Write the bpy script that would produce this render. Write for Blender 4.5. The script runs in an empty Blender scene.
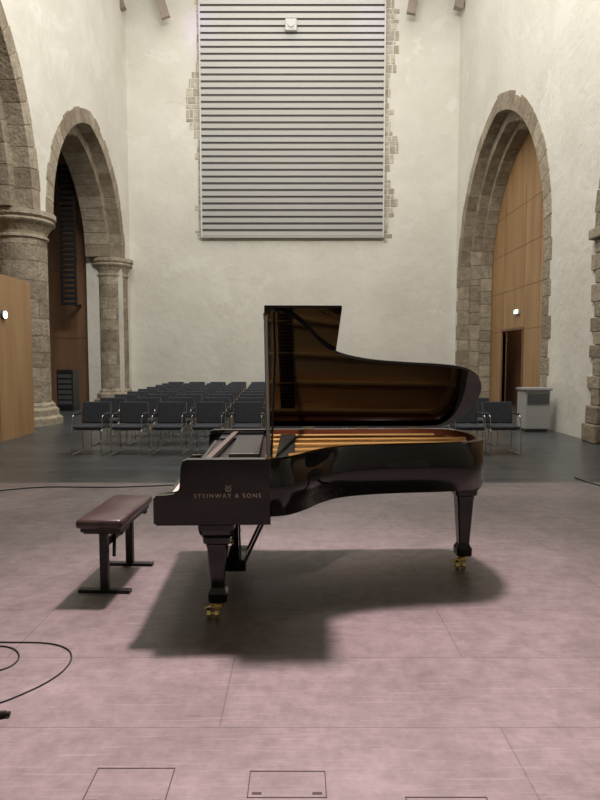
import bpy, bmesh, math, random
from mathutils import Vector, Matrix
random.seed(7)
D=bpy.data; S=bpy.context.scene
COL=S.collection
F=600.0; PITCH=math.radians(4.0); CH=1.6

def Pd(x,y,d):
    t=math.atan((400-y)/F)-PITCH
    z=CH+d*math.tan(t)
    ax=d*math.cos(PITCH)+(CH-z)*math.sin(PITCH)
    return Vector(((x-300)/F*ax,d,z))
def Pf(x,y,z=0.0):
    t=math.atan((y-400)/F)+PITCH
    d=(CH-z)/math.tan(t)
    return Pd(x,y,d)

# ---------------------------------------------------------------- materials
def mat(name,col,rough=0.6,metal=0.0,spec=0.5,coat=0.0,emis=None,estr=0.0,ior=1.5):
    m=D.materials.new(name); m.use_nodes=True
    b=m.node_tree.nodes['Principled BSDF']
    b.inputs['Base Color'].default_value=(*col,1)
    b.inputs['Roughness'].default_value=rough
    b.inputs['Metallic'].default_value=metal
    b.inputs['Specular IOR Level'].default_value=spec
    b.inputs['Coat Weight'].default_value=coat
    b.inputs['IOR'].default_value=ior
    if emis:
        b.inputs['Emission Color'].default_value=(*emis,1)
        b.inputs['Emission Strength'].default_value=estr
    return m
def nodes(m): return m.node_tree.nodes, m.node_tree.links, m.node_tree.nodes['Principled BSDF']
def ramp(N,stops):
    r=N.new('ShaderNodeValToRGB')
    e=r.color_ramp.elements
    while len(e)<len(stops): e.new(0.5)
    for i,(p,c) in enumerate(stops):
        e[i].position=p; e[i].color=(*c,1)
    return r
def noise_mat(name,c1,c2,scale=3.0,rough=0.7,bump=0.2,bscale=20,lo=0.35,hi=0.65,detail=6,bdist=0.02,stretch=None):
    m=mat(name,c1,rough); N,L,B=nodes(m)
    tc=N.new('ShaderNodeTexCoord'); n=N.new('ShaderNodeTexNoise')
    n.inputs['Scale'].default_value=scale; n.inputs['Detail'].default_value=detail
    src=tc.outputs['Object']
    if stretch:
        mp=N.new('ShaderNodeMapping'); mp.inputs['Scale'].default_value=stretch
        L.new(src,mp.inputs['Vector']); src=mp.outputs['Vector']
    L.new(src,n.inputs['Vector'])
    r=ramp(N,[(lo,c1),(hi,c2)]); L.new(n.outputs['Fac'],r.inputs['Fac']); L.new(r.outputs['Color'],B.inputs['Base Color'])
    if bump>0:
        n2=N.new('ShaderNodeTexNoise'); n2.inputs['Scale'].default_value=bscale; n2.inputs['Detail'].default_value=8
        L.new(src,n2.inputs['Vector'])
        bp=N.new('ShaderNodeBump'); bp.inputs['Strength'].default_value=bump; bp.inputs['Distance'].default_value=bdist
        L.new(n2.outputs['Fac'],bp.inputs['Height']); L.new(bp.outputs['Normal'],B.inputs['Normal'])
    return m

M={}
m=mat('plaster',(0.72,0.70,0.64),0.92); N,L,B=nodes(m); tc=N.new('ShaderNodeTexCoord')
def nz(scale,det,dist=0.0,rough=0.6):
    n=N.new('ShaderNodeTexNoise'); n.inputs['Scale'].default_value=scale; n.inputs['Detail'].default_value=det
    n.inputs['Distortion'].default_value=dist; n.inputs['Roughness'].default_value=rough
    L.new(tc.outputs['Object'],n.inputs['Vector']); return n
r=ramp(N,[(0.35,(0.68,0.66,0.59)),(0.65,(0.76,0.745,0.68))]); L.new(nz(0.7,6).outputs['Fac'],r.inputs['Fac'])
cur=r.outputs['Color']
for sc_,lo_,hi_,col_,amt in ((0.55,0.58,0.62,(0.80,0.79,0.73),0.6),(1.1,0.62,0.66,(0.58,0.56,0.50),0.4),(6.0,0.66,0.75,(0.54,0.52,0.46),0.5)):
    n=nz(sc_,9,0.6,0.7); rr_=ramp(N,[(lo_,(0,0,0)),(hi_,(amt,amt,amt))]); L.new(n.outputs['Fac'],rr_.inputs['Fac'])
    mx=N.new('ShaderNodeMixRGB'); mx.inputs['Color2'].default_value=(*col_,1); L.new(rr_.outputs['Color'],mx.inputs['Fac']); L.new(cur,mx.inputs['Color1']); cur=mx.outputs['Color']
L.new(cur,B.inputs['Base Color'])
bp=N.new('ShaderNodeBump'); bp.inputs['Strength'].default_value=0.4; bp.inputs['Distance'].default_value=0.08
L.new(nz(2.6,9).outputs['Fac'],bp.inputs['Height']); L.new(bp.outputs['Normal'],B.inputs['Normal'])
M['plaster']=m
def stone(name,cs,rough=0.9):
    m=mat(name,cs[0],rough); N,L,B=nodes(m)
    g=N.new('ShaderNodeNewGeometry'); r=ramp(N,[(0,cs[0]),(0.5,cs[1]),(1,cs[2])])
    L.new(g.outputs['Random Per Island'],r.inputs['Fac'])
    tc=N.new('ShaderNodeTexCoord'); n=N.new('ShaderNodeTexNoise'); n.inputs['Scale'].default_value=5; n.inputs['Detail'].default_value=10; n.inputs['Roughness'].default_value=0.7
    L.new(tc.outputs['Object'],n.inputs['Vector'])
    r2=ramp(N,[(0.3,(0.62,0.58,0.54)),(0.7,(1.25,1.22,1.17))]); L.new(n.outputs['Fac'],r2.inputs['Fac'])
    mx=N.new('ShaderNodeMixRGB'); mx.blend_type='MULTIPLY'; mx.inputs['Fac'].default_value=1
    L.new(r.outputs['Color'],mx.inputs['Color1']); L.new(r2.outputs['Color'],mx.inputs['Color2']); L.new(mx.outputs['Color'],B.inputs['Base Color'])
    n2=N.new('ShaderNodeTexNoise'); n2.inputs['Scale'].default_value=14; n2.inputs['Detail'].default_value=8
    L.new(tc.outputs['Object'],n2.inputs['Vector'])
    bp=N.new('ShaderNodeBump'); bp.inputs['Strength'].default_value=0.7; bp.inputs['Distance'].default_value=0.04
    L.new(n2.outputs['Fac'],bp.inputs['Height']); L.new(bp.outputs['Normal'],B.inputs['Normal'])
    return m
M['stone']=stone('granite_blocks',[(0.28,0.235,0.18),(0.35,0.305,0.24),(0.43,0.38,0.305)])
M['stone_edge']=stone('rubble_edge',[(0.40,0.37,0.31),(0.50,0.475,0.41),(0.62,0.60,0.53)])
M['mortar']=mat('mortar',(0.33,0.30,0.25),0.95)
def panel_mat(name,c1,c2,rough=0.5):
    return noise_mat(name,c1,c2,1.2,rough,0.0,stretch=(3,3,0.35))
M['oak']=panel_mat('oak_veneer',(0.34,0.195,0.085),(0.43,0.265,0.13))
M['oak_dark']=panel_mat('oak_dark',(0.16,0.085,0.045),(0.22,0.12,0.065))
M['joint']=mat('panel_joint',(0.16,0.10,0.055),0.8)
M['black_metal']=mat('black_metal',(0.015,0.015,0.017),0.45)
M['slat']=mat('louvre_slat',(0.66,0.65,0.63),0.45)
M['slat_back']=mat('louvre_backing',(0.20,0.195,0.19),0.9)
M['timber']=noise_mat('roof_timber',(0.26,0.21,0.18),(0.34,0.28,0.24),2,0.7,0.2)
M['ceiling']=noise_mat('ceiling_boards',(0.20,0.13,0.08),(0.27,0.18,0.11),2,0.8,0.1)
M['lacquer']=mat('piano_lacquer',(0.004,0.004,0.0045),0.04,0,0.5,ior=1.55)
M['lid_under']=mat('lid_underside_lacquer',(0.006,0.004,0.004),0.05,0,0.5,ior=1.48)
M['satin']=mat('satin_black',(0.008,0.007,0.007),0.4)
M['mahog']=noise_mat('mahogany_inner_rim',(0.16,0.045,0.025),(0.24,0.075,0.038),2,0.3,0,stretch=(1,1,12))
M['gold']=mat('bronze_plate',(0.86,0.54,0.22),0.45,0.35)
M['brass']=mat('brass',(0.80,0.62,0.28),0.2,1.0)
M['steel']=mat('string_steel',(0.8,0.70,0.5),0.3,1.0)
M['copper']=mat('copper_string',(0.75,0.38,0.16),0.3,1.0)
M['ivory']=mat('ivory_keys',(0.70,0.66,0.60),0.25)
M['reflect_strip']=mat('desk_reflection_strip',(0.10,0.075,0.07),0.25)  # reflection on the music desk, put in as a strip's own colour
M['felt_red']=mat('red_felt',(0.35,0.03,0.03),0.95)
M['leather']=noise_mat('black_leather',(0.05,0.032,0.034),(0.08,0.052,0.052),8,0.28,0.25,60,bdist=0.004)
M['chrome']=mat('chrome_tube',(0.55,0.55,0.56),0.22,1.0)
M['fabric']=noise_mat('charcoal_fabric',(0.036,0.040,0.052),(0.050,0.056,0.070),30,0.9,0.2,150,bdist=0.002)
M['plastic']=mat('chair_shell',(0.02,0.02,0.023),0.4)
M['cable']=mat('cable_rubber',(0.01,0.01,0.01),0.5)
M['hatch']=mat('hatch_joint',(0.05,0.035,0.033),0.7)
M['grey']=mat('grey_cabinet',(0.38,0.38,0.37),0.5)
M['grey_dk']=mat('grey_cabinet_dark',(0.08,0.08,0.085),0.5)
M['lamp']=mat('lamp_glow',(1,1,1),0.5,emis=(1,0.97,0.88),estr=5)
M['exit']=mat('exit_sign_glow',(0.7,1,0.8),0.5,emis=(0.75,1,0.85),estr=4)
M['letter']=mat('brass_letters',(0.33,0.29,0.23),0.4,0.5)

def floor_mat(name,cA,cB,mort,bw,bh,rough_lo,rough_hi,msize,scr=0.15,sc=1.0,rot=0.0,nlo=0.8,nhi=1.12,fl=0.86,fh=1.10,loc=(0.35,0.55,0)):
    m=mat(name,cA,0.5); N,L,B=nodes(m)
    tc=N.new('ShaderNodeTexCoord'); mp=N.new('ShaderNodeMapping'); mp.inputs['Rotation'].default_value=(0,0,rot)
    mp.inputs['Location'].default_value=loc
    L.new(tc.outputs['Object'],mp.inputs['Vector'])
    br=N.new('ShaderNodeTexBrick'); br.inputs['Scale'].default_value=1.0
    br.inputs['Brick Width'].default_value=bw; br.inputs['Row Height'].default_value=bh
    br.inputs['Mortar Size'].default_value=msize; br.inputs['Mortar Smooth'].default_value=0.3
    br.inputs['Color1'].default_value=(*cA,1); br.inputs['Color2'].default_value=(*cB,1); br.inputs['Mortar'].default_value=(*mort,1)
    L.new(mp.outputs['Vector'],br.inputs['Vector'])
    cur=br.outputs['Color']
    first=None
    for (scale,lo,hi,det,a,b) in ((1.3*sc,0.3,0.7,9,nlo,nhi),(9*sc,0.35,0.68,8,fl,fh),(0.45*sc,0.3,0.7,3,0.84,1.08),(28*sc,0.3,0.7,4,0.90,1.06)):
        n=N.new('ShaderNodeTexNoise'); n.inputs['Scale'].default_value=scale; n.inputs['Detail'].default_value=det; n.inputs['Roughness'].default_value=0.65
        L.new(tc.outputs['Object'],n.inputs['Vector'])
        if first is None: first=n
        r=ramp(N,[(lo,(a,a*0.99,a*0.99)),(hi,(b,b,b))]); L.new(n.outputs['Fac'],r.inputs['Fac'])
        mx=N.new('ShaderNodeMixRGB'); mx.blend_type='MULTIPLY'; mx.inputs['Fac'].default_value=1
        L.new(cur,mx.inputs['Color1']); L.new(r.outputs['Color'],mx.inputs['Color2']); cur=mx.outputs['Color']
    for (rz,sx,sy,ns,lo,hi,k) in ((0.25,1.2,30,3,0.60,0.68,0.9),(1.15,1.0,34,2.4,0.62,0.69,1.0),(0.8,1.5,40,1.8,0.63,0.72,0.8),(2.2,0.9,26,2.0,0.63,0.70,1.0),(2.8,2.5,70,1.6,0.64,0.70,0.8)):
        mp2=N.new('ShaderNodeMapping'); mp2.inputs['Scale'].default_value=(sx,sy,1); mp2.inputs['Rotation'].default_value=(0,0,rz)
        L.new(tc.outputs['Object'],mp2.inputs['Vector'])
        n3=N.new('ShaderNodeTexNoise'); n3.inputs['Scale'].default_value=ns; n3.inputs['Detail'].default_value=4; n3.inputs['Distortion'].default_value=0.4
        L.new(mp2.outputs['Vector'],n3.inputs['Vector'])
        r3=ramp(N,[(lo,(0,0,0)),(hi,(1,1,1))]); L.new(n3.outputs['Fac'],r3.inputs['Fac'])
        mul=N.new('ShaderNodeMath'); mul.operation='MULTIPLY'; mul.inputs[1].default_value=scr*k; L.new(r3.outputs['Color'],mul.inputs[0])
        mx2=N.new('ShaderNodeMixRGB'); mx2.inputs['Color2'].default_value=(min(1,cA[0]*1.6),min(1,cA[1]*1.6),min(1,cA[2]*1.6),1)
        L.new(mul.outputs[0],mx2.inputs['Fac']); L.new(cur,mx2.inputs['Color1']); cur=mx2.outputs['Color']
    L.new(cur,B.inputs['Base Color'])
    mr=N.new('ShaderNodeMapRange'); mr.inputs['To Min'].default_value=rough_lo; mr.inputs['To Max'].default_value=rough_hi
    L.new(first.outputs['Fac'],mr.inputs['Value']); L.new(mr.outputs['Result'],B.inputs['Roughness'])
    return m
M['stage']=floor_mat('stage_boards',(0.222,0.192,0.193),(0.236,0.204,0.205),(0.145,0.122,0.123),2.44,0.61,0.38,0.60,0.004,0.32,nlo=0.72,nhi=1.18,fl=0.78,fh=1.14)
M['slate']=floor_mat('nave_boards',(0.058,0.066,0.070),(0.092,0.10,0.105),(0.025,0.028,0.03),1.8,0.16,0.20,0.42,0.008,0.1)

# ---------------------------------------------------------------- mesh helpers
def obj(name,bm,mats,parent=None,smooth=False,loc=None,recalc=True):
    if recalc: bmesh.ops.recalc_face_normals(bm,faces=bm.faces)
    me=D.meshes.new(name); bm.to_mesh(me); bm.free()
    for k in (mats if isinstance(mats,(list,tuple)) else [mats]): me.materials.append(M[k])
    if smooth:
        for p in me.polygons: p.use_smooth=True
    o=D.objects.new(name,me); COL.objects.link(o)
    if parent: o.parent=parent
    if loc: o.location=loc
    return o
def empty(name,loc=(0,0,0),rz=0):
    e=D.objects.new(name,None); COL.objects.link(e); e.location=loc; e.rotation_euler=(0,0,rz); e.empty_display_size=0.3; return e
def box(bm,c,s,mi=0,rot=None,bev=0):
    r=bmesh.ops.create_cube(bm,size=1)
    vs=r['verts']
    mt=Matrix.Translation(Vector(c))
    if rot is not None: mt=mt@rot
    mt=mt@Matrix.Diagonal((*s,1))
    bmesh.ops.transform(bm,matrix=mt,verts=vs)
    fs=set(f for v in vs for f in v.link_faces)
    if bev>0:
        es=list(set(e for v in vs for e in v.link_edges))
        rr=bmesh.ops.bevel(bm,geom=es,offset=bev,segments=2,affect='EDGES',profile=0.5)
        fs=set(rr['faces'])|set(f for f in fs if f.is_valid)
    for f in fs: f.material_index=mi
def box2(bm,a,b,mi=0,bev=0):
    box(bm,[(a[i]+b[i])/2 for i in range(3)],[abs(b[i]-a[i]) for i in range(3)],mi,None,bev)
def cyl(bm,p,q,r,seg=10,mi=0,r2=None):
    p=Vector(p);q=Vector(q); d=q-p
    rr=bmesh.ops.create_cone(bm,cap_ends=True,segments=seg,radius1=r,radius2=r if r2 is None else r2,depth=d.length)
    mt=Matrix.Translation((p+q)/2)@d.to_track_quat('Z','Y').to_matrix().to_4x4()
    bmesh.ops.transform(bm,matrix=mt,verts=rr['verts'])
    for f in set(f for v in rr['verts'] for f in v.link_faces): f.material_index=mi
def tube(bm,pts,r,seg=8,mi=0):
    for a,b in zip(pts[:-1],pts[1:]): cyl(bm,a,b,r,seg,mi)
    for p in pts[1:-1]:
        rr=bmesh.ops.create_icosphere(bm,subdivisions=1,radius=r)
        bmesh.ops.translate(bm,vec=Vector(p),verts=rr['verts'])
        for f in set(f for v in rr['verts'] for f in v.link_faces): f.material_index=mi
def lathe(bm,c,prof,seg=24,mi=0,rot=0):
    rings=[]
    for r,z in prof:
        rings.append([bm.verts.new((c[0]+r*math.cos(rot+2*math.pi*i/seg),c[1]+r*math.sin(rot+2*math.pi*i/seg),c[2]+z)) for i in range(seg)])
    for a,b in zip(rings[:-1],rings[1:]):
        for i in range(seg):
            f=bm.faces.new((a[i],a[(i+1)%seg],b[(i+1)%seg],b[i])); f.material_index=mi
    f=bm.faces.new(rings[0][::-1]); f.material_index=mi
    f=bm.faces.new(rings[-1]); f.material_index=mi
def sqlathe(bm,c,prof,mi=0,rz=0):
    rings=[]
    for h,z in prof:
        k=0.18*h
        pts=[(h-k,-h),(h,-h+k),(h,h-k),(h-k,h),(-h+k,h),(-h,h-k),(-h,-h+k),(-h+k,-h)]
        rings.append([bm.verts.new((c[0]+x,c[1]+y,c[2]+z)) for x,y in pts])
    n=8
    for a,b in zip(rings[:-1],rings[1:]):
        for i in range(n):
            f=bm.faces.new((a[i],a[(i+1)%n],b[(i+1)%n],b[i])); f.material_index=mi
    f=bm.faces.new(rings[0][::-1]); f.material_index=mi
    f=bm.faces.new(rings[-1]); f.material_index=mi
def prism(bm,pts,vec,mi=0):
    vec=Vector(vec)
    a=[bm.verts.new(p) for p in pts]; b=[bm.verts.new(Vector(p)+vec) for p in pts]
    fs=[bm.faces.new(a),bm.faces.new(b[::-1])]
    n=len(a)
    for i in range(n): fs.append(bm.faces.new((a[i],b[i],b[(i+1)%n],a[(i+1)%n])))
    for f in fs: f.material_index=mi
    return fs

# ---------------------------------------------------------------- room shell
YW=21.8; XL=-6.1; XR=5.6; ZT=15.6; YB=-5.0
def arch_pts(y0,y1,zs,h,n=20):
    a=(y1-y0)/2; R=(h*h+a*a)/(2*a); th=math.acos((R-a)/R)
    L=[(y0+R-R*math.cos(th*i/n),zs+R*math.sin(th*i/n)) for i in range(n+1)]
    Rr=[(y1-R+R*math.cos(th*i/n),zs+R*math.sin(th*i/n)) for i in range(n,-1,-1)]
    return L+Rr[1:]
def ring(bm,X,sx,y0,y1,zs,h,w,dep,n=13,jit=0.0,mi=0,gap=0.018,inset=0.02):
    a=(y1-y0)/2; R=(h*h+a*a)/(2*a); ti=math.acos((R-a)/R)
    for side in (0,1):
        for i in range(n):
            wo=w+(random.uniform(-jit,jit) if jit else 0)
            to=math.acos((R-a)/(R+wo))
            g=gap/(R*ti/n)/2
            t0=(i+g)/n; t1=(i+1-g)/n
            ri=R-inset; ro=R+wo
            def pt(r,t,th):
                an=t*th
                y=R-r*math.cos(an)
                return (y0+y if side==0 else y1-y, zs+r*math.sin(an))
            q=[pt(ri,t0,ti),pt(ri,(t0+t1)/2,ti),pt(ri,t1,ti),pt(ro,t1,to),pt(ro,(t0+t1)/2,to),pt(ro,t0,to)]
            prism(bm,[(X,y,z) for y,z in q],(sx*dep,0,0),mi)
def jamb(bm,X,sx,ye,dirn,z0,z1,w,dep,jit,hc=0.38,mi=0,inset=0.02,gap=0.014):
    z=z0;k=0
    while z<z1-0.05:
        hh=min(hc*random.uniform(0.8,1.2),z1-z)
        ww=w+(jit if k%2 else -jit)*random.uniform(0.4,1.3)
        ya=ye-dirn*inset; yb=ye+dirn*ww
        box2(bm,(X,min(ya,yb),z+gap/2),(X+sx*dep,max(ya,yb),z+hh-gap/2),mi,0.008)
        z+=hh;k+=1
def arch_mortar(bm,X,sx,y0,y1,zs,h,w,dep,mi=1):
    ring(bm,X,sx,y0,y1,zs,h,w,dep,n=14,jit=0,mi=mi,gap=0.0,inset=0.0)

ZS=5.0
A1=(15.05,20.75,ZS,3.35)
A0=(4.6,13.95,ZS,5.0)
pts=[(YB,0),(A0[0],0)]+arch_pts(*A0)+arch_pts(*A1)+[(A1[1],0),(YW,0),(YW,ZT),(YB,ZT)]
bm=bmesh.new(); prism(bm,[(XL,y,z) for y,z in pts],(-1.2,0,0)); obj('wall_left',bm,'plaster')
bm=bmesh.new()
ring(bm,XL+0.025,-1,*A1,0.40,0.40,n=12,jit=0.05)
ring(bm,XL-0.36,-1,A1[0]+0.28,A1[1]-0.28,ZS,A1[3]-0.30,0.28,0.75,n=11)
arch_mortar(bm,XL+0.005,-1,*A1,0.36,0.38)
arch_mortar(bm,XL-0.37,-1,A1[0]+0.28,A1[1]-0.28,ZS,A1[3]-0.30,0.28,0.72)
obj('stone_arch',bm,['stone','mortar'])
bm=bmesh.new()
ring(bm,XL+0.025,-1,*A0,0.40,0.40,n=17,jit=0.05)
ring(bm,XL-0.36,-1,A0[0]+0.28,A0[1]-0.28,ZS,A0[3]-0.30,0.28,0.75,n=16)
arch_mortar(bm,XL+0.005,-1,*A0,0.36,0.38)
arch_mortar(bm,XL-0.37,-1,A0[0]+0.28,A0[1]-0.28,ZS,A0[3]-0.30,0.28,0.72)
jamb(bm,XL+0.025,-1,A0[0],-1,0,ZS,0.5,1.1,0.12)
obj('stone_arch',bm,['stone','mortar'])
def pillar(name,cx,cy,r):
    bm=bmesh.new()
    z=0.55;k=0
    lathe(bm,(cx,cy,0.5),[(r-0.012,0),(r-0.012,ZS-1.1)],24,1)
    while z<ZS-0.62:
        hh=min(0.40*random.uniform(0.85,1.15),ZS-0.60-z)
        nb=6
        for b in range(nb):
            a0=2*math.pi*(b+0.5*(k%2))/nb+0.009; a1=2*math.pi*(b+1+0.5*(k%2))/nb-0.009
            m=6
            ar=[(cx+r*math.cos(a0+(a1-a0)*i/m),cy+r*math.sin(a0+(a1-a0)*i/m),z+0.006) for i in range(m+1)]
            prism(bm,[(cx,cy,z+0.006)]+ar,(0,0,hh-0.012))
        z+=hh;k+=1
    rr=r
    lathe(bm,(cx,cy,0),[(rr*1.45,0),(rr*1.45,0.16),(rr*1.30,0.22),(rr*1.30,0.36),(rr*1.16,0.42),(rr*1.16,0.48),(rr*1.02,0.56)],8,rot=math.pi/8)
    lathe(bm,(cx,cy,ZS-0.62),[(rr*1.0,0),(rr*1.08,0.02),(rr*1.08,0.07),(rr*1.0,0.09),(rr*1.03,0.16),(rr*1.18,0.30),(rr*1.32,0.36),(rr*1.36,0.40),(rr*1.30,0.45),(rr*1.40,0.50),(rr*1.40,0.61)],24)
    return obj(name,bm,['stone','mortar'])
pillar('stone_pillar',-6.62,14.5,0.56)
pillar('stone_pillar',-6.55,21.15,0.52)

bm=bmesh.new(); box2(bm,(-10.6,YB,0),(-10.4,YW,ZT)); obj('wall_aisle',bm,'plaster')
e=empty('aisle_wood_partition',(0,0,0))
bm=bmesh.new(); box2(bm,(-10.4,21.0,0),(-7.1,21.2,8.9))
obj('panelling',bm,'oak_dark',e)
bm=bmesh.new()
for x in (-9.4,-8.6,-7.8): box2(bm,(x-0.012,20.985,0),(x+0.012,21.0,8.9))
for z in (2.3,4.6,6.9): box2(bm,(-10.4,20.985,z-0.012),(-7.1,21.0,z+0.012))
obj('panel_joints',bm,'joint',e)
bm=bmesh.new(); box2(bm,(-10.4,6,0),(-8.2,6.2,ZT)); obj('wall_aisle_near',bm,'plaster')
bm=bmesh.new()
gx0,gx1=-7.85,-7.38; gy=20.0; z0,z1=3.35,7.9
for x in (gx0,gx1): box2(bm,(x-0.03,gy-0.05,z0),(x+0.03,gy+0.05,z1))
z=z0
while z<z1:
    box2(bm,(gx0,gy-0.06,z),(gx1,gy+0.06,z+0.09)); z+=0.17
box2(bm,((gx0+gx1)/2-0.03,gy+0.06,z0),((gx0+gx1)/2+0.03,20.985,z0+0.1))
box2(bm,((gx0+gx1)/2-0.03,gy+0.06,z1-0.3),((gx0+gx1)/2+0.03,20.985,z1-0.2))
obj('loudspeaker_line_array',bm,'black_metal')
bm=bmesh.new()
box2(bm,(-7.35,18.1,0.0),(-6.85,18.6,0.08),0); box2(bm,(-7.35,18.1,0.08),(-6.85,18.6,1.25),0,0.02)
for i in range(6): box2(bm,(-7.3,18.08,0.2+i*0.16),(-6.9,18.1,0.31+i*0.16),1)
obj('equipment_rack',bm,['black_metal','grey_dk'])
e=empty('wood_partition',(0,0,0))
bm=bmesh.new(); box2(bm,(-6.0,6.2,0),(-5.72,12.85,3.2)); obj('panelling',bm,'oak',e)
bm=bmesh.new()
for y in (7.5,8.8,10.1,11.4): box2(bm,(-5.722,y-0.008,0),(-5.715,y+0.008,3.2))
obj('panel_joints',bm,'joint',e)
bm=bmesh.new(); 
cyl(bm,(-5.72,11.62,2.43),(-5.67,11.62,2.43),0.09,16,0)
cyl(bm,(-5.675,11.62,2.43),(-5.655,11.62,2.43),0.07,16,1)
obj('wall_lamp',bm,['grey_dk','lamp'])
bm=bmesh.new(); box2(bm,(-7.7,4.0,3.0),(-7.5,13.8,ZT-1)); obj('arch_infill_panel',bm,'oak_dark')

# right wall
ZR=4.3
B1=(13.95,21.15,ZR,4.25)
B0=(4.6,11.15,3.9,3.6)
pts=[(YB,0),(B0[0],0)]+arch_pts(*B0)+[(B0[1],0),(B1[0],0)]+arch_pts(*B1)+[(B1[1],0),(YW,0),(YW,ZT),(YB,ZT)]
bm=bmesh.new(); prism(bm,[(XR,y,z) for y,z in pts],(1.2,0,0)); obj('wall_right',bm,'plaster')
bm=bmesh.new()
ring(bm,XR-0.02,1,*B1,0.40,0.32,n=13,jit=0.05)
ring(bm,XR+0.30,1,B1[0]+0.25,B1[1]-0.25,ZR,B1[3]-0.27,0.25,0.30,n=12)
ring(bm,XR+0.60,1,B1[0]+0.42,B1[1]-0.42,ZR,B1[3]-0.46,0.20,0.35,n=12)
arch_mortar(bm,XR-0.004,1,*B1,0.34,0.30)
arch_mortar(bm,XR+0.31,1,B1[0]+0.25,B1[1]-0.25,ZR,B1[3]-0.27,0.25,0.28)
arch_mortar(bm,XR+0.61,1,B1[0]+0.42,B1[1]-0.42,ZR,B1[3]-0.46,0.20,0.33)
for ye,dn in ((B1[0],-1),(B1[1],1)):
    jamb(bm,XR-0.02,1,ye,dn,0,ZR,0.38,0.32,0.07,hc=0.45)
    jamb(bm,XR+0.30,1,ye-dn*0.25,dn,0,ZR,0.25,0.30,0.0,hc=0.45)
    jamb(bm,XR+0.60,1,ye-dn*0.42,dn,0,ZR,0.20,0.35,0.0,hc=0.45)
    ys=sorted((ye-dn*0.24,ye+dn*0.2)); box2(bm,(XR+0.31,ys[0],0),(XR+0.6,ys[1],ZR),1)
    ys=sorted((ye-dn*0.41,ye+dn*0.2)); box2(bm,(XR+0.61,ys[0],0),(XR+0.9,ys[1],ZR),1)
obj('stone_arch',bm,['stone','mortar'])
bm=bmesh.new()
ring(bm,XR-0.04,1,*B0,0.40,0.34,n=14,jit=0.05)
ring(bm,XR+0.28,1,B0[0]+0.22,B0[1]-0.22,3.9,B0[3]-0.24,0.22,0.6,n=14)
for ye,dn in ((B0[0],-1),(B0[1],1)):
    jamb(bm,XR-0.05,1,ye,dn,0.7,3.9,0.36,0.34,0.08,hc=0.3)
    jamb(bm,XR+0.28,1,ye-dn*0.22,dn,0,3.9,0.22,0.6,0)
    box2(bm,(XR-0.14,min(ye-dn*.1,ye+dn*0.45),0),(XR+0.3,max(ye-dn*.1,ye+dn*0.45),0.35),0,0.03)
    box2(bm,(XR-0.10,min(ye-dn*.06,ye+dn*0.4),0.35),(XR+0.3,max(ye-dn*.06,ye+dn*0.4),0.70),0,0.03)
    box2(bm,(XR-0.14,min(ye-dn*.1,ye+dn*0.42),3.82),(XR+0.3,max(ye-dn*.1,ye+dn*0.42),4.02),0,0.03)
obj('stone_arch',bm,['stone','mortar'])
XI=6.56
e=empty('arch_wood_infill',(0,0,0))
bm=bmesh.new()
dy0,dy1,dz=17.75,19.5,2.45
yn,yf=B1[0]+0.02,B1[1]-0.02
box2(bm,(XI,yn,0),(XI+0.1,dy0,dz)); box2(bm,(XI,dy1,0),(XI+0.1,yf,dz)); box2(bm,(XI,yn,dz),(XI+0.1,yf,ZR))
ap=arch_pts(B1[0]+0.02,B1[1]-0.02,ZR,B1[3]-0.02)
prism(bm,[(XI,y,z) for y,z in ap],(0.1,0,0))
obj('panelling',bm,'oak',e)
bm=bmesh.new()
for y in (15.4,16.6,dy0,dy1,20.6): box2(bm,(XI-0.004,y-0.006,0),(XI,y+0.006,6.6))
for z in (dz,3.7,4.9,6.1): box2(bm,(XI-0.004,yn,z-0.006),(XI,yf,z+0.006))
obj('panel_joints',bm,'joint',e)
bm=bmesh.new(); f=0.07
box2(bm,(XI-0.03,dy0-f,0),(XI+0.13,dy0,dz+f)); box2(bm,(XI-0.03,dy1,0),(XI+0.13,dy1+f,dz+f)); box2(bm,(XI-0.03,dy0,dz),(XI+0.13,dy1,dz+f))
obj('door_1',bm,'oak_dark',e)
bm=bmesh.new(); box2(bm,(XI-0.07,18.0,2.92),(XI-0.002,18.35,3.06),0); box2(bm,(XI-0.075,18.02,2.935),(XI-0.07,18.33,3.045),1)
obj('exit_sign',bm,['grey','exit'],e)
bm=bmesh.new(); box2(bm,(XI+0.02,4.7,0),(XI+0.12,11.1,3.9)); prism(bm,[(XI+0.02,y,z) for y,z in arch_pts(4.62,11.13,3.9,3.58)],(0.1,0,0)); obj('arch_wood_infill',bm,'oak')

bm=bmesh.new(); box2(bm,(-10.6,YW,0),(XR+1.9,YW+0.4,ZT)); obj('wall_back',bm,'plaster')
bm=bmesh.new(); box2(bm,(-10.6,YB-0.4,0),(XR+1.9,YB,ZT)); obj('wall_front',bm,'plaster')
bm=bmesh.new(); box2(bm,(XR+1.7,YB,0),(XR+1.9,YW,ZT)); obj('wall_right_outer',bm,'oak_dark')
bm=bmesh.new(); box2(bm,(-10.6,YB-0.4,ZT),(XR+1.9,YW+0.4,ZT+0.3)); obj('ceiling',bm,'ceiling')
bm=bmesh.new(); box2(bm,(-10.6,7.62,-0.3),(XR+1.9,YW+0.4,0)); obj('floor',bm,'slate')
bm=bmesh.new(); box2(bm,(-10.6,YB-0.4,-0.3),(XR+1.9,7.62,0)); obj('stage_floor',bm,'stage')
bm=bmesh.new()
for (xa,ya,xb,yb,w) in ((106,-30,122,10,0.22),(154,-20,166,18,0.14),(417,-20,411,14,0.14),(468,-30,458,9,0.22)):
    p=Pd(xa,ya,21.3); q=Pd(xb,yb,21.3); d=(p-q)
    p2=q+d*((ZT-q.z)/d.z)
    r=d.to_track_quat('Z','Y').to_matrix().to_4x4()
    box(bm,(p2+q)/2,(w,0.3,(p2-q).length),0,r,0.01)
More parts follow.
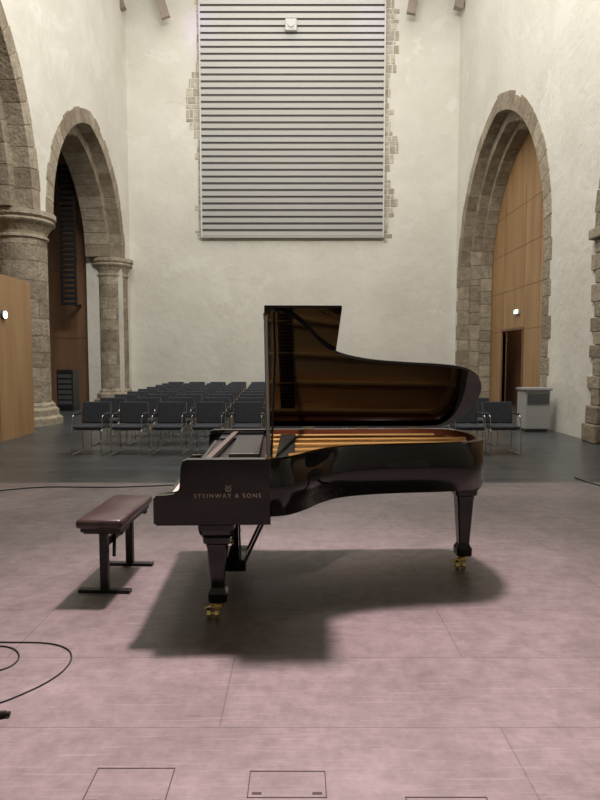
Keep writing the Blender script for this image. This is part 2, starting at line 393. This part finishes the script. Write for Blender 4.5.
for y in (3,15): box2(bm,(XL,y-0.15,14.9),(XR,y+0.15,15.3))
obj('roof_timbers',bm,'timber')

# louvre
def on_wall(x,y): return Pd(x,y,YW-0.1)
lx0=on_wall(202,237).x; lx1=on_wall(383,237).x; lz0=on_wall(290,237).z
e=empty('louvre_window',(0,0,0))
bm=bmesh.new(); box2(bm,(lx0,YW-0.04,lz0),(lx1,YW,ZT-0.4)); obj('backing',bm,'slat_back',e)
bm=bmesh.new()
z=lz0+0.03; pitch=0.232
while z<ZT-0.6:
    R=Matrix.Rotation(math.radians(20),4,'X')
    box(bm,((lx0+lx1)/2,YW-0.14,z+0.08),(lx1-lx0,0.018,0.140),0,R,0.004)
    z+=pitch
obj('slats',bm,'slat',e)
bm=bmesh.new()
for x in (lx0,lx1): box2(bm,(x-0.02,YW-0.20,lz0-0.02),(x+0.02,YW,ZT-0.4))
box2(bm,(lx0,YW-0.20,lz0-0.03),(lx1,YW,lz0))
obj('frame',bm,'slat',e)
p=Pd(291,25,YW-0.3)
bm=bmesh.new(); box2(bm,(p.x-0.2,YW-0.36,p.z-0.2),(p.x+0.2,YW-0.22,p.z+0.2),0,0.03); cyl(bm,(p.x,YW-0.36,p.z),(p.x,YW-0.42,p.z),0.11,16,0)
box2(bm,(p.x-0.1,YW-0.25,p.z-0.05),(p.x+0.1,YW-0.1,p.z+0.05),0)
obj('projector',bm,'slat',e)
bm=bmesh.new()
for sgn,x in ((-1,lx0-0.02),(1,lx1+0.02)):
    z=lz0-(0.1 if sgn<0 else 0.2); wprev=0.3
    while z<ZT-0.5:
        h=random.uniform(0.12,0.36); wprev=max(0.12,min(0.52,wprev+random.uniform(-0.2,0.2)))
        w=wprev; xx=x
        while w>0.05:
            ww=min(w,random.uniform(0.14,0.34))
            x2=xx+sgn*ww
            R=Matrix.Rotation(random.uniform(-0.06,0.06),4,'Y')
            box(bm,((xx+x2)/2,YW,z+h/2),(max(0.03,ww-0.03),0.024+random.uniform(0,0.02),h-0.03),0,R,0.008)
            xx=x2; w-=ww
        z+=h
obj('exposed_stone_edging',bm,'stone_edge')

# ---------------------------------------------------------------- grand piano
PH=math.radians(2.0)
pn=empty('grand_piano',(-0.87,3.50,0),PH)
W=1.56
ctrl=[(0.70,0.0),(0.80,0.035),(0.91,0.16),(1.02,0.335),(1.16,0.475),(1.38,0.56),(1.64,0.60),(1.89,0.625),(2.08,0.665),(2.21,0.76),(2.285,0.90),(2.31,1.09),(2.295,1.30),(2.235,1.46),(2.13,1.545),(2.0,1.56)]
def catmull(c,n=6):
    out=[]
    P=[Vector(c[0])*2-Vector(c[1])]+[Vector(p) for p in c]+[Vector(c[-1])*2-Vector(c[-2])]
    for i in range(1,len(P)-2):
        for k in range(n):
            t=k/n
            out.append(0.5*((2*P[i])+(-P[i-1]+P[i+1])*t+(2*P[i-1]-5*P[i]+4*P[i+1]-P[i+2])*t*t+(-P[i-1]+3*P[i]-3*P[i+1]+P[i+2])*t**3))
    out.append(Vector(c[-1])); return out
curve=catmull(ctrl)
U0=0.69
outl=[Vector((U0,0.0))]+curve+[Vector((U0,W))]
def offset(pl,d):
    res=[]
    for i,p in enumerate(pl):
        a=pl[max(0,i-1)]; b=pl[min(len(pl)-1,i+1)]
        t=(b-a).normalized(); n=Vector((-t.y,t.x))
        res.append(p+n*d)
    return res
inn=offset(outl,0.055)
def strip_ring(bm,o,i,z0,z1,mo,mi_,mt):
    ov=[(bm.verts.new((p.x,p.y,z0)),bm.verts.new((p.x,p.y,z1))) for p in o]
    iv=[(bm.verts.new((p.x,p.y,z0)),bm.verts.new((p.x,p.y,z1))) for p in i]
    for k in range(len(o)-1):
        bm.faces.new((ov[k][0],ov[k+1][0],ov[k+1][1],ov[k][1])).material_index=mo
        bm.faces.new((iv[k+1][0],iv[k][0],iv[k][1],iv[k+1][1])).material_index=mi_
        bm.faces.new((ov[k][1],ov[k+1][1],iv[k+1][1],iv[k][1])).material_index=mt
        bm.faces.new((ov[k+1][0],ov[k][0],iv[k][0],iv[k+1][0])).material_index=mo
    for k in (0,-1):
        bm.faces.new((ov[k][0],ov[k][1],iv[k][1],iv[k][0])).material_index=mo
bm=bmesh.new(); strip_ring(bm,outl,inn,0.655,1.0,0,1,0)
o=obj('rim',bm,['lacquer','mahog'],pn)
for p in o.data.polygons:
    if abs(p.normal.z)<0.5: p.use_smooth=True
prof=[(0.0,0.62),(0.0,0.765),(0.015,0.785),(0.12,0.79),(0.145,0.80),(0.16,0.83),(0.165,0.96),(0.175,0.99),(0.20,1.0),(0.695,1.0),(0.695,0.605),(0.02,0.605)]
for nm,v in (('cheek_treble',0.0),('cheek_bass',W-0.075)):
    bm=bmesh.new(); prism(bm,[(u,v,z) for u,z in prof],(0,0.075,0))
    es=[e_ for e_ in bm.edges if abs(e_.verts[0].co.y-e_.verts[1].co.y)<1e-5]
    bmesh.ops.bevel(bm,geom=es,offset=0.005,segments=2,affect='EDGES')
    obj(nm,bm,'lacquer',pn)
bm=bmesh.new()
box2(bm,(0.02,0.075,0.605),(0.69,W-0.075,0.665),0)
box2(bm,(0.012,0.075,0.605),(0.04,W-0.075,0.715),0)
box2(bm,(0.04,0.075,0.665),(0.21,0.125,0.765),0,0.004)
box2(bm,(0.04,W-0.125,0.665),(0.21,W-0.075,0.765),0,0.004)
obj('keybed',bm,'lacquer',pn)
bm=bmesh.new(); n=52; kw=(W-0.25)/n
for i in range(n): box2(bm,(0.05,0.125+i*kw+0.0006,0.69),(0.21,0.125+(i+1)*kw-0.0006,0.728),0)
for i in range(n-1):
    if i%7 in (0,2,3,5,6): box2(bm,(0.105,0.125+(i+1)*kw-0.006,0.728),(0.21,0.125+(i+1)*kw+0.006,0.741),1)
obj('keyboard',bm,['ivory','satin'],pn)
bm=bmesh.new()
prism(bm,[(0.212,0.078,0.73),(0.235,0.078,0.73),(0.265,0.078,0.93),(0.262,0.078,0.955),(0.245,0.078,0.955),(0.238,0.078,0.93)],(0,W-0.156,0))
obj('fallboard',bm,'lacquer',pn)
bm=bmesh.new()
box2(bm,(0.24,0.078,0.90),(0.64,W-0.078,0.945),0)
obj('music_shelf',bm,'satin',pn)
bm=bmesh.new()
box2(bm,(0.27,0.12,0.945),(0.62,0.30,0.965),0,0.004); box2(bm,(0.27,W-0.30,0.945),(0.62,W-0.12,0.965),0,0.004)
box2(bm,(0.42,0.33,0.945),(0.62,W-0.33,0.985),0,0.004)
prism(bm,[(0.29,0.09,0.966),(0.33,0.09,0.966),(0.41,W-0.09,0.966),(0.37,W-0.09,0.966)],(0,0,0.025),1)  # slanted strip modelled in place of a reflection
obj('music_desk',bm,['satin','reflect_strip'],pn)
bm=bmesh.new(); prism(bm,[(p.x,p.y,0.70) for p in offset(outl,0.05)],(0,0,0.03)); obj('soundboard',bm,'mahog',pn)
bm=bmesh.new()
in2=offset(outl,0.058)
PZ=0.910
prism(bm,[(0.64,0.08,PZ)]+[(p.x,p.y,PZ) for p in in2[1:-1]]+[(0.64,W-0.08,PZ)],(0,0,0.02))
for (ua,va,ub,vb) in ((0.66,0.35,1.08,0.53),(0.66,0.62,1.66,0.76),(0.66,0.90,2.15,0.98),(0.66,1.16,2.24,1.19),(0.66,1.42,2.05,1.44)):
    a=Vector((ua,va,PZ+0.04)); b=Vector((ub,vb,PZ+0.04)); d=b-a
    box(bm,(a+b)/2,(d.length,0.03,0.04),0,Matrix.Rotation(math.atan2(d.y,d.x),4,'Z'),0.006)
off3=offset(outl,0.11)
for a,b in zip(off3[8:-4],off3[9:-3]):
    a3=Vector((a.x,a.y,PZ+0.03)); b3=Vector((b.x,b.y,PZ+0.03)); d=b3-a3
    if d.length>1e-4: box(bm,(a3+b3)/2,(d.length*1.05,0.05,0.022),0,Matrix.Rotation(math.atan2(d.y,d.x),4,'Z'))
obj('cast_plate',bm,'gold',pn)
bm=bmesh.new()
ns=64
for i in range(ns):
    t=i/(ns-1); va=0.14+t*1.28
    if va<0.56:
        ub=0.84+(va-0.14)*0.9; vb=va+0.10
    else:
        ub=min(2.12,1.35+(va-0.56)*1.8); vb=va+0.12
        vb=min(vb,W-0.16)
    cyl(bm,(0.66,va,0.955),(ub,vb,0.955),0.0014 if i<46 else 0.0024,5,0 if i<46 else 1)
obj('strings',bm,['steel','copper'],pn)
bm=bmesh.new()
for i in range(42):
    v=0.16+i*0.030; u=0.72+0.04*i/40
    box2(bm,(u,v-0.010,0.958),(u+0.12-0.04*(i<10),v+0.010,0.972),0,0.002)
box2(bm,(0.64,0.08,0.93),(0.68,W-0.08,0.955),1,0.004)
obj('dampers',bm,['satin','felt_red'],pn)
TH=math.radians(34.0)
HZ=1.012
def lidpt(u,v,t):
    r=W-v
    return Vector((u, W-r*math.cos(TH)+t*math.sin(TH), HZ+r*math.sin(TH)+t*math.cos(TH)))
LU=0.655
lo=[Vector((LU,-0.012))]+[p for p in offset(curve,-0.012) if p.x>LU+0.01]+[Vector((LU,W+0.0))]
def lid_mesh(bm,poly,t0,t1,mi=0):
    a=[bm.verts.new(lidpt(p.x,p.y,t0)) for p in poly]; b=[bm.verts.new(lidpt(p.x,p.y,t1)) for p in poly]
    bm.faces.new(a).material_index=mi; bm.faces.new(b[::-1])
    for i in range(len(a)): bm.faces.new((a[i],b[i],b[(i+1)%len(a)],a[(i+1)%len(a)]))
bm=bmesh.new(); lid_mesh(bm,lo,0.0,0.022,1); obj('lid',bm,['lacquer','lid_under'],pn)
bm=bmesh.new(); lid_mesh(bm,[Vector((LU,-0.012)),Vector((LU+0.49,-0.012)),Vector((LU+0.49,W)),Vector((LU,W))],0.026,0.048); obj('lid_front_flap',bm,'lacquer',pn)
bm=bmesh.new()
for u in (0.95,1.4,1.85): cyl(bm,(u,W+0.004,HZ),(u+0.1,W+0.004,HZ),0.008,8)
obj('lid_hinges',bm,'brass',pn)
bm=bmesh.new()
pa=Vector((0.685,0.03,0.995)); pb=lidpt(0.664,0.03,-0.005)
d=pb-pa
box(bm,(pa+pb)/2,(0.024,0.034,d.length),0,d.to_track_quat('Z','Y').to_matrix().to_4x4(),0.004)
pc=Vector((0.70,0.09,0.99)); pm=lidpt(0.72,0.42,-0.005)
d=pm-pc; box(bm,(pc+pm)/2,(0.014,0.02,d.length),0,d.to_track_quat('Z','Y').to_matrix().to_4x4(),0.003)
obj('lid_prop',bm,'satin',pn)
bm=bmesh.new(); box(bm,pb,(0.03,0.04,0.02),0,Matrix.Rotation(-TH,4,'X')); cyl(bm,(0.685,0.03,0.99),(0.685,0.03,1.012),0.018,10); obj('prop_cup',bm,'brass',pn)
def leg(nm,u,v,top):
    bm=bmesh.new()
    sqlathe(bm,(u,v,0),[(0.045,0.105),(0.056,0.115),(0.058,0.165),(0.046,0.185),(0.040,0.20),(0.060,top-0.16),(0.066,top-0.13),(0.080,top-0.12),(0.084,top-0.085),(0.100,top-0.06),(0.108,top-0.03),(0.108,top)],0)
    obj(nm,bm,'lacquer',pn)
    bm=bmesh.new()
    lathe(bm,(u,v,0),[(0.036,0.075),(0.036,0.107)],14)
    box(bm,(u-0.01,v-0.02,0.078),(0.07,0.05,0.018),0,None,0.004)
    for s in (-1,1):
        cyl(bm,(u-0.03+s*0.013,v-0.03,0.037),(u-0.03+s*0.035,v-0.03,0.037),0.037,18)
    cyl(bm,(u-0.072,v-0.03,0.037),(u+0.012,v-0.03,0.037),0.010,10)
    cyl(bm,(u-0.035,v,0.078),(u-0.085,v,0.055),0.007,8)
    obj(nm+'_caster',bm,'brass',pn)
leg('leg_treble',0.37,0.10,0.607); leg('leg_bass',0.37,W-0.17,0.607); leg('leg_tail',2.14,0.90,0.70)
bm=bmesh.new(); lu=0.44; lv=W/2
for s in (-1,1):
    sqlathe(bm,(lu,lv+s*0.10,0),[(0.022,0.18),(0.017,0.3),(0.017,0.5),(0.026,0.607)],0)
box2(bm,(lu-0.07,lv-0.17,0.10),(lu+0.07,lv+0.17,0.185),0,0.008)
box2(bm,(lu-0.06,lv-0.15,0.575),(lu+0.06,lv+0.15,0.607),0,0.005)
obj('pedal_lyre',bm,'lacquer',pn)
bm=bmesh.new()
for s in (-1,0,1):
    box2(bm,(lu-0.20,lv+s*0.075-0.013,0.085),(lu-0.06,lv+s*0.075+0.013,0.10),0,0.004)
    cyl(bm,(lu-0.01,lv+s*0.04,0.18),(lu-0.01,lv+s*0.04,0.607),0.004,6)
obj('pedals',bm,'brass',pn)
bm=bmesh.new()
for s in (-1,1): cyl(bm,(lu+0.05,lv+s*0.12,0.13),(lu+0.30,lv+s*0.12,0.66),0.010,8)
obj('lyre_braces',bm,'satin',pn)
bm=bmesh.new()
box2(bm,(0.78,0.20,0.63),(0.86,W-0.08,0.70)); 
for (ua,va,ub,vb) in ((0.85,0.5,1.9,1.0),(0.85,1.0,2.1,1.1)):
    a=Vector((ua,va,0.685)); b=Vector((ub,vb,0.685)); d=b-a
    box(bm,(a+b)/2,(d.length,0.07,0.04),0,Matrix.Rotation(math.atan2(d.y,d.x),4,'Z'))
obj('braces',bm,'satin',pn)
cu=D.curves.new('side_lettering','FONT'); cu.body='STEINWAY & SONS'; cu.size=0.036; cu.extrude=0.0005; cu.align_x='CENTER'; cu.space_character=1.35
cu.materials.append(M['letter'])
t=D.objects.new('side_lettering',cu); COL.objects.link(t); t.parent=pn; t.location=(0.44,-0.0012,0.772); t.rotation_euler=(math.pi/2,0,0)
bm=bmesh.new(); ez=-0.018
for s in (-1,1):
    tube(bm,[(0.445+s*0.006,-0.001,0.828+ez),(0.445+s*0.018,-0.001,0.840+ez),(0.445+s*0.010,-0.001,0.855+ez),(0.445+s*0.016,-0.001,0.868+ez)],0.0018,6)
for k in (-1,0,1): cyl(bm,(0.445+k*0.005,-0.001,0.832+ez),(0.445+k*0.005,-0.001,0.862+ez),0.001,5)
cyl(bm,(0.432,-0.001,0.828+ez),(0.458,-0.001,0.828+ez),0.002,6)
obj('side_emblem',bm,'letter',pn)

# ---------------------------------------------------------------- bench
bn=empty('piano_bench',(-1.325,4.28,0),math.radians(-2))
bm=bmesh.new(); box(bm,(0,0,0.497),(0.315,0.76,0.065),0,None,0.026)
obj('seat',bm,'leather',bn,smooth=True)
bm=bmesh.new(); box(bm,(0,0,0.45),(0.27,0.68,0.03),0,None,0.004)
for s in (-1,1):
    y=s*0.27
    box(bm,(0,y,0.235),(0.055,0.045,0.42),0,None,0.004)
    box(bm,(0,y,0.012),(0.36,0.05,0.024),0,None,0.005)
    box(bm,(0,y,0.425),(0.27,0.045,0.03),0,None,0.004)
box(bm,(0,0,0.33),(0.03,0.54,0.04),0,None,0.003)
cyl(bm,(0.06,-0.25,0.25),(-0.02,0.0,0.42),0.012,8); cyl(bm,(-0.06,0.25,0.25),(0.02,0.0,0.42),0.012,8)
obj('frame',bm,'satin',bn)

# ---------------------------------------------------------------- chairs
bm=bmesh.new()
box(bm,(0,-0.01,0.455),(0.47,0.45,0.055),0,None,0.02)
Rb=Matrix.Rotation(math.radians(-10),4,'X')
box(bm,(0,0.235,0.67),(0.47,0.04,0.37),0,Rb,0.016)
box(bm,(0,0.255,0.67),(0.45,0.012,0.35),1,Rb,0.005)
box(bm,(0,-0.01,0.425),(0.42,0.40,0.012),1,None,0.004)
for s in (-1,1):
    x=s*0.245
    tube(bm,[(x,0.20,0.44),(x,-0.19,0.43),(x,-0.24,0.40),(x,-0.26,0.02),(x,-0.22,0.012),(x,0.24,0.012),(x,0.26,0.03),(x,0.21,0.43),(x,0.285,0.84)],0.009,7,2)
    tube(bm,[(x,0.245,0.64),(x,0.20,0.655),(x,-0.14,0.655),(x,-0.18,0.63),(x,-0.22,0.42)],0.008,7,2)
    box(bm,(x,0.02,0.672),(0.045,0.27,0.022),1,None,0.008)
cyl(bm,(-0.245,-0.19,0.415),(0.245,-0.19,0.415),0.008,7,2); cyl(bm,(-0.245,0.19,0.415),(0.245,0.19,0.415),0.008,7,2)
bmesh.ops.recalc_face_normals(bm,faces=bm.faces)
cm=D.meshes.new('chair_mesh'); bm.to_mesh(cm); bm.free()
for k in ('fabric','plastic','chrome'): cm.materials.append(M[k])
rows=9
for r in range(rows):
    y=10.0+r*1.08
    x0=-3.50-0.05*r; n=12
    for i in range(n):
        c=D.objects.new('audience_chair',cm); COL.objects.link(c)
        xx=x0+i*0.655 if i<6 else x0+5*0.655+0.66+(i-6)*0.59
        c.location=(xx,y+random.uniform(-.02,.02),0); c.rotation_euler=(0,0,random.uniform(-.03,.03))

bm=bmesh.new()
box2(bm,(4.86,12.9,0.06),(5.40,13.4,0.90),0,0.02); box2(bm,(4.83,12.87,0.90),(5.43,13.43,0.95),1,0.01)
box2(bm,(4.90,12.88,0.62),(5.36,12.9,0.84),1); box2(bm,(4.9,12.95,0),(5.36,13.35,0.06),1)
obj('grey_cabinet',bm,['grey','grey_dk'])
def hatch(xa,ya,xb,yb):
    p=Pf(xa,ya); q=Pf(xb,yb); x0,x1=p.x,q.x; y1=p.y; y0=Pf(xa,yb).y
    bm=bmesh.new(); t=0.004
    for a,b in (((x0,y0),(x1,y0+t)),((x0,y1-t),(x1,y1)),((x0,y0),(x0+t,y1)),((x1-t,y0),(x1,y1))):
        box2(bm,(a[0],a[1],0.0),(b[0],b[1],0.0015),0)
    for x in (x0+0.035,x1-0.035): box2(bm,(x-0.018,y0+0.018,0),(x+0.018,y0+0.028,0.002),0)
    obj('floor_hatch',bm,'hatch')
hatch(98,768,164,806); hatch(250,771,327,798); hatch(405,797,505,840)
def cable(name,pts,r=0.006):
    cu=D.curves.new(name,'CURVE'); cu.dimensions='3D'; cu.bevel_depth=r; cu.bevel_resolution=2
    sp=cu.splines.new('NURBS'); sp.points.add(len(pts)-1); sp.order_u=4; sp.use_endpoint_u=True
    for i,(x,y) in enumerate(pts):
        p=Pf(x,y); sp.points[i].co=(p.x,p.y,r,1)
    cu.materials.append(M['cable']); o=D.objects.new(name,cu); COL.objects.link(o)
cable('audio_cable',[(-60,640),(0,644),(45,641),(75,650),(70,668),(45,685),(15,698),(-10,708),(-60,715)],0.004)
cable('audio_cable',[(-60,655),(-10,646),(12,646),(22,656),(14,667),(-4,673),(-60,680)],0.004)
cable('audio_cable',[(-80,500),(0,491),(45,486),(100,489),(165,486),(200,484)],0.007)
cable('audio_cable',[(575,478),(590,484),(605,490),(700,500)],0.007)
bm=bmesh.new(); p=Pf(0,718); cyl(bm,(p.x-0.12,p.y,0.014),(p.x+0.02,p.y+0.01,0.014),0.014,12); cyl(bm,(p.x+0.02,p.y+0.01,0.014),(p.x+0.04,p.y+0.012,0.014),0.010,12)
obj('cable_connector',bm,'cable')

# ---------------------------------------------------------------- lights
def look(o,t):
    d=Vector(t)-o.location; o.rotation_euler=d.to_track_quat('-Z','Y').to_euler()
def area(name,loc,tgt,sx,sy,e,col):
    l=D.lights.new(name,'AREA'); l.shape='RECTANGLE'; l.size=sx; l.size_y=sy; l.energy=e; l.color=col
    o=D.objects.new(name,l); COL.objects.link(o); o.location=loc; look(o,tgt); return o
def spot(name,loc,tgt,e,col,ang,blend=0.5,rad=0.15):
    l=D.lights.new(name,'SPOT'); l.energy=e; l.color=col; l.spot_size=math.radians(ang); l.spot_blend=blend; l.shadow_soft_size=rad
    o=D.objects.new(name,l); COL.objects.link(o); o.location=loc; look(o,tgt); return o
area('ceiling_light',(0,14,15.3),(0,14,0),9,12,840,(1,0.97,0.905))
area('wall_wash_light',(-0.3,8,12.5),(-0.3,YW,1.0),8,1.5,1030,(1,0.97,0.905))
spot('stage_spot',(0.7,9.0,14.6),(0.1,2.0,0),16500,(1,0.74,0.75),32,1.0,0.55)
spot('piano_interior_fill',(-1.6,-3.8,6.5),(0.15,4.6,1.0),2300,(1,0.86,0.72),13,0.8,0.15)  # unseen fill added to brighten the piano interior below the lid
pl=D.lights.new('lobby_fill','POINT'); pl.energy=25; pl.color=(1,0.8,0.6); pl.shadow_soft_size=0.1  # unseen fill added to lighten the lobby seen through the doorway
plo=D.objects.new('lobby_fill',pl); COL.objects.link(plo); plo.location=(7.0,18.9,3.0)
for xa,xb in ((175,200),(340,372)):
    b=Pd(xb,30,21.75); a=Vector((Pd(xa,0,21.0).x,18.5,15.3))
    spot('violet_flare_fill',a,b,190,(0.50,0.30,1.0),24,1.0,0.05)  # added spots imitating violet flare streaks high on the back wall
w=D.worlds.new('world'); S.world=w; w.use_nodes=True
w.node_tree.nodes['Background'].inputs[0].default_value=(0.8,0.85,0.9,1); w.node_tree.nodes['Background'].inputs[1].default_value=0.3

cam=D.cameras.new('camera'); co=D.objects.new('camera',cam); COL.objects.link(co)
cam.sensor_fit='VERTICAL'; cam.sensor_height=36; cam.lens=27; cam.clip_end=200
co.location=(0,0,CH); co.rotation_euler=(math.radians(90)-PITCH,0,0)
S.camera=co
S.view_settings.view_transform='Standard'
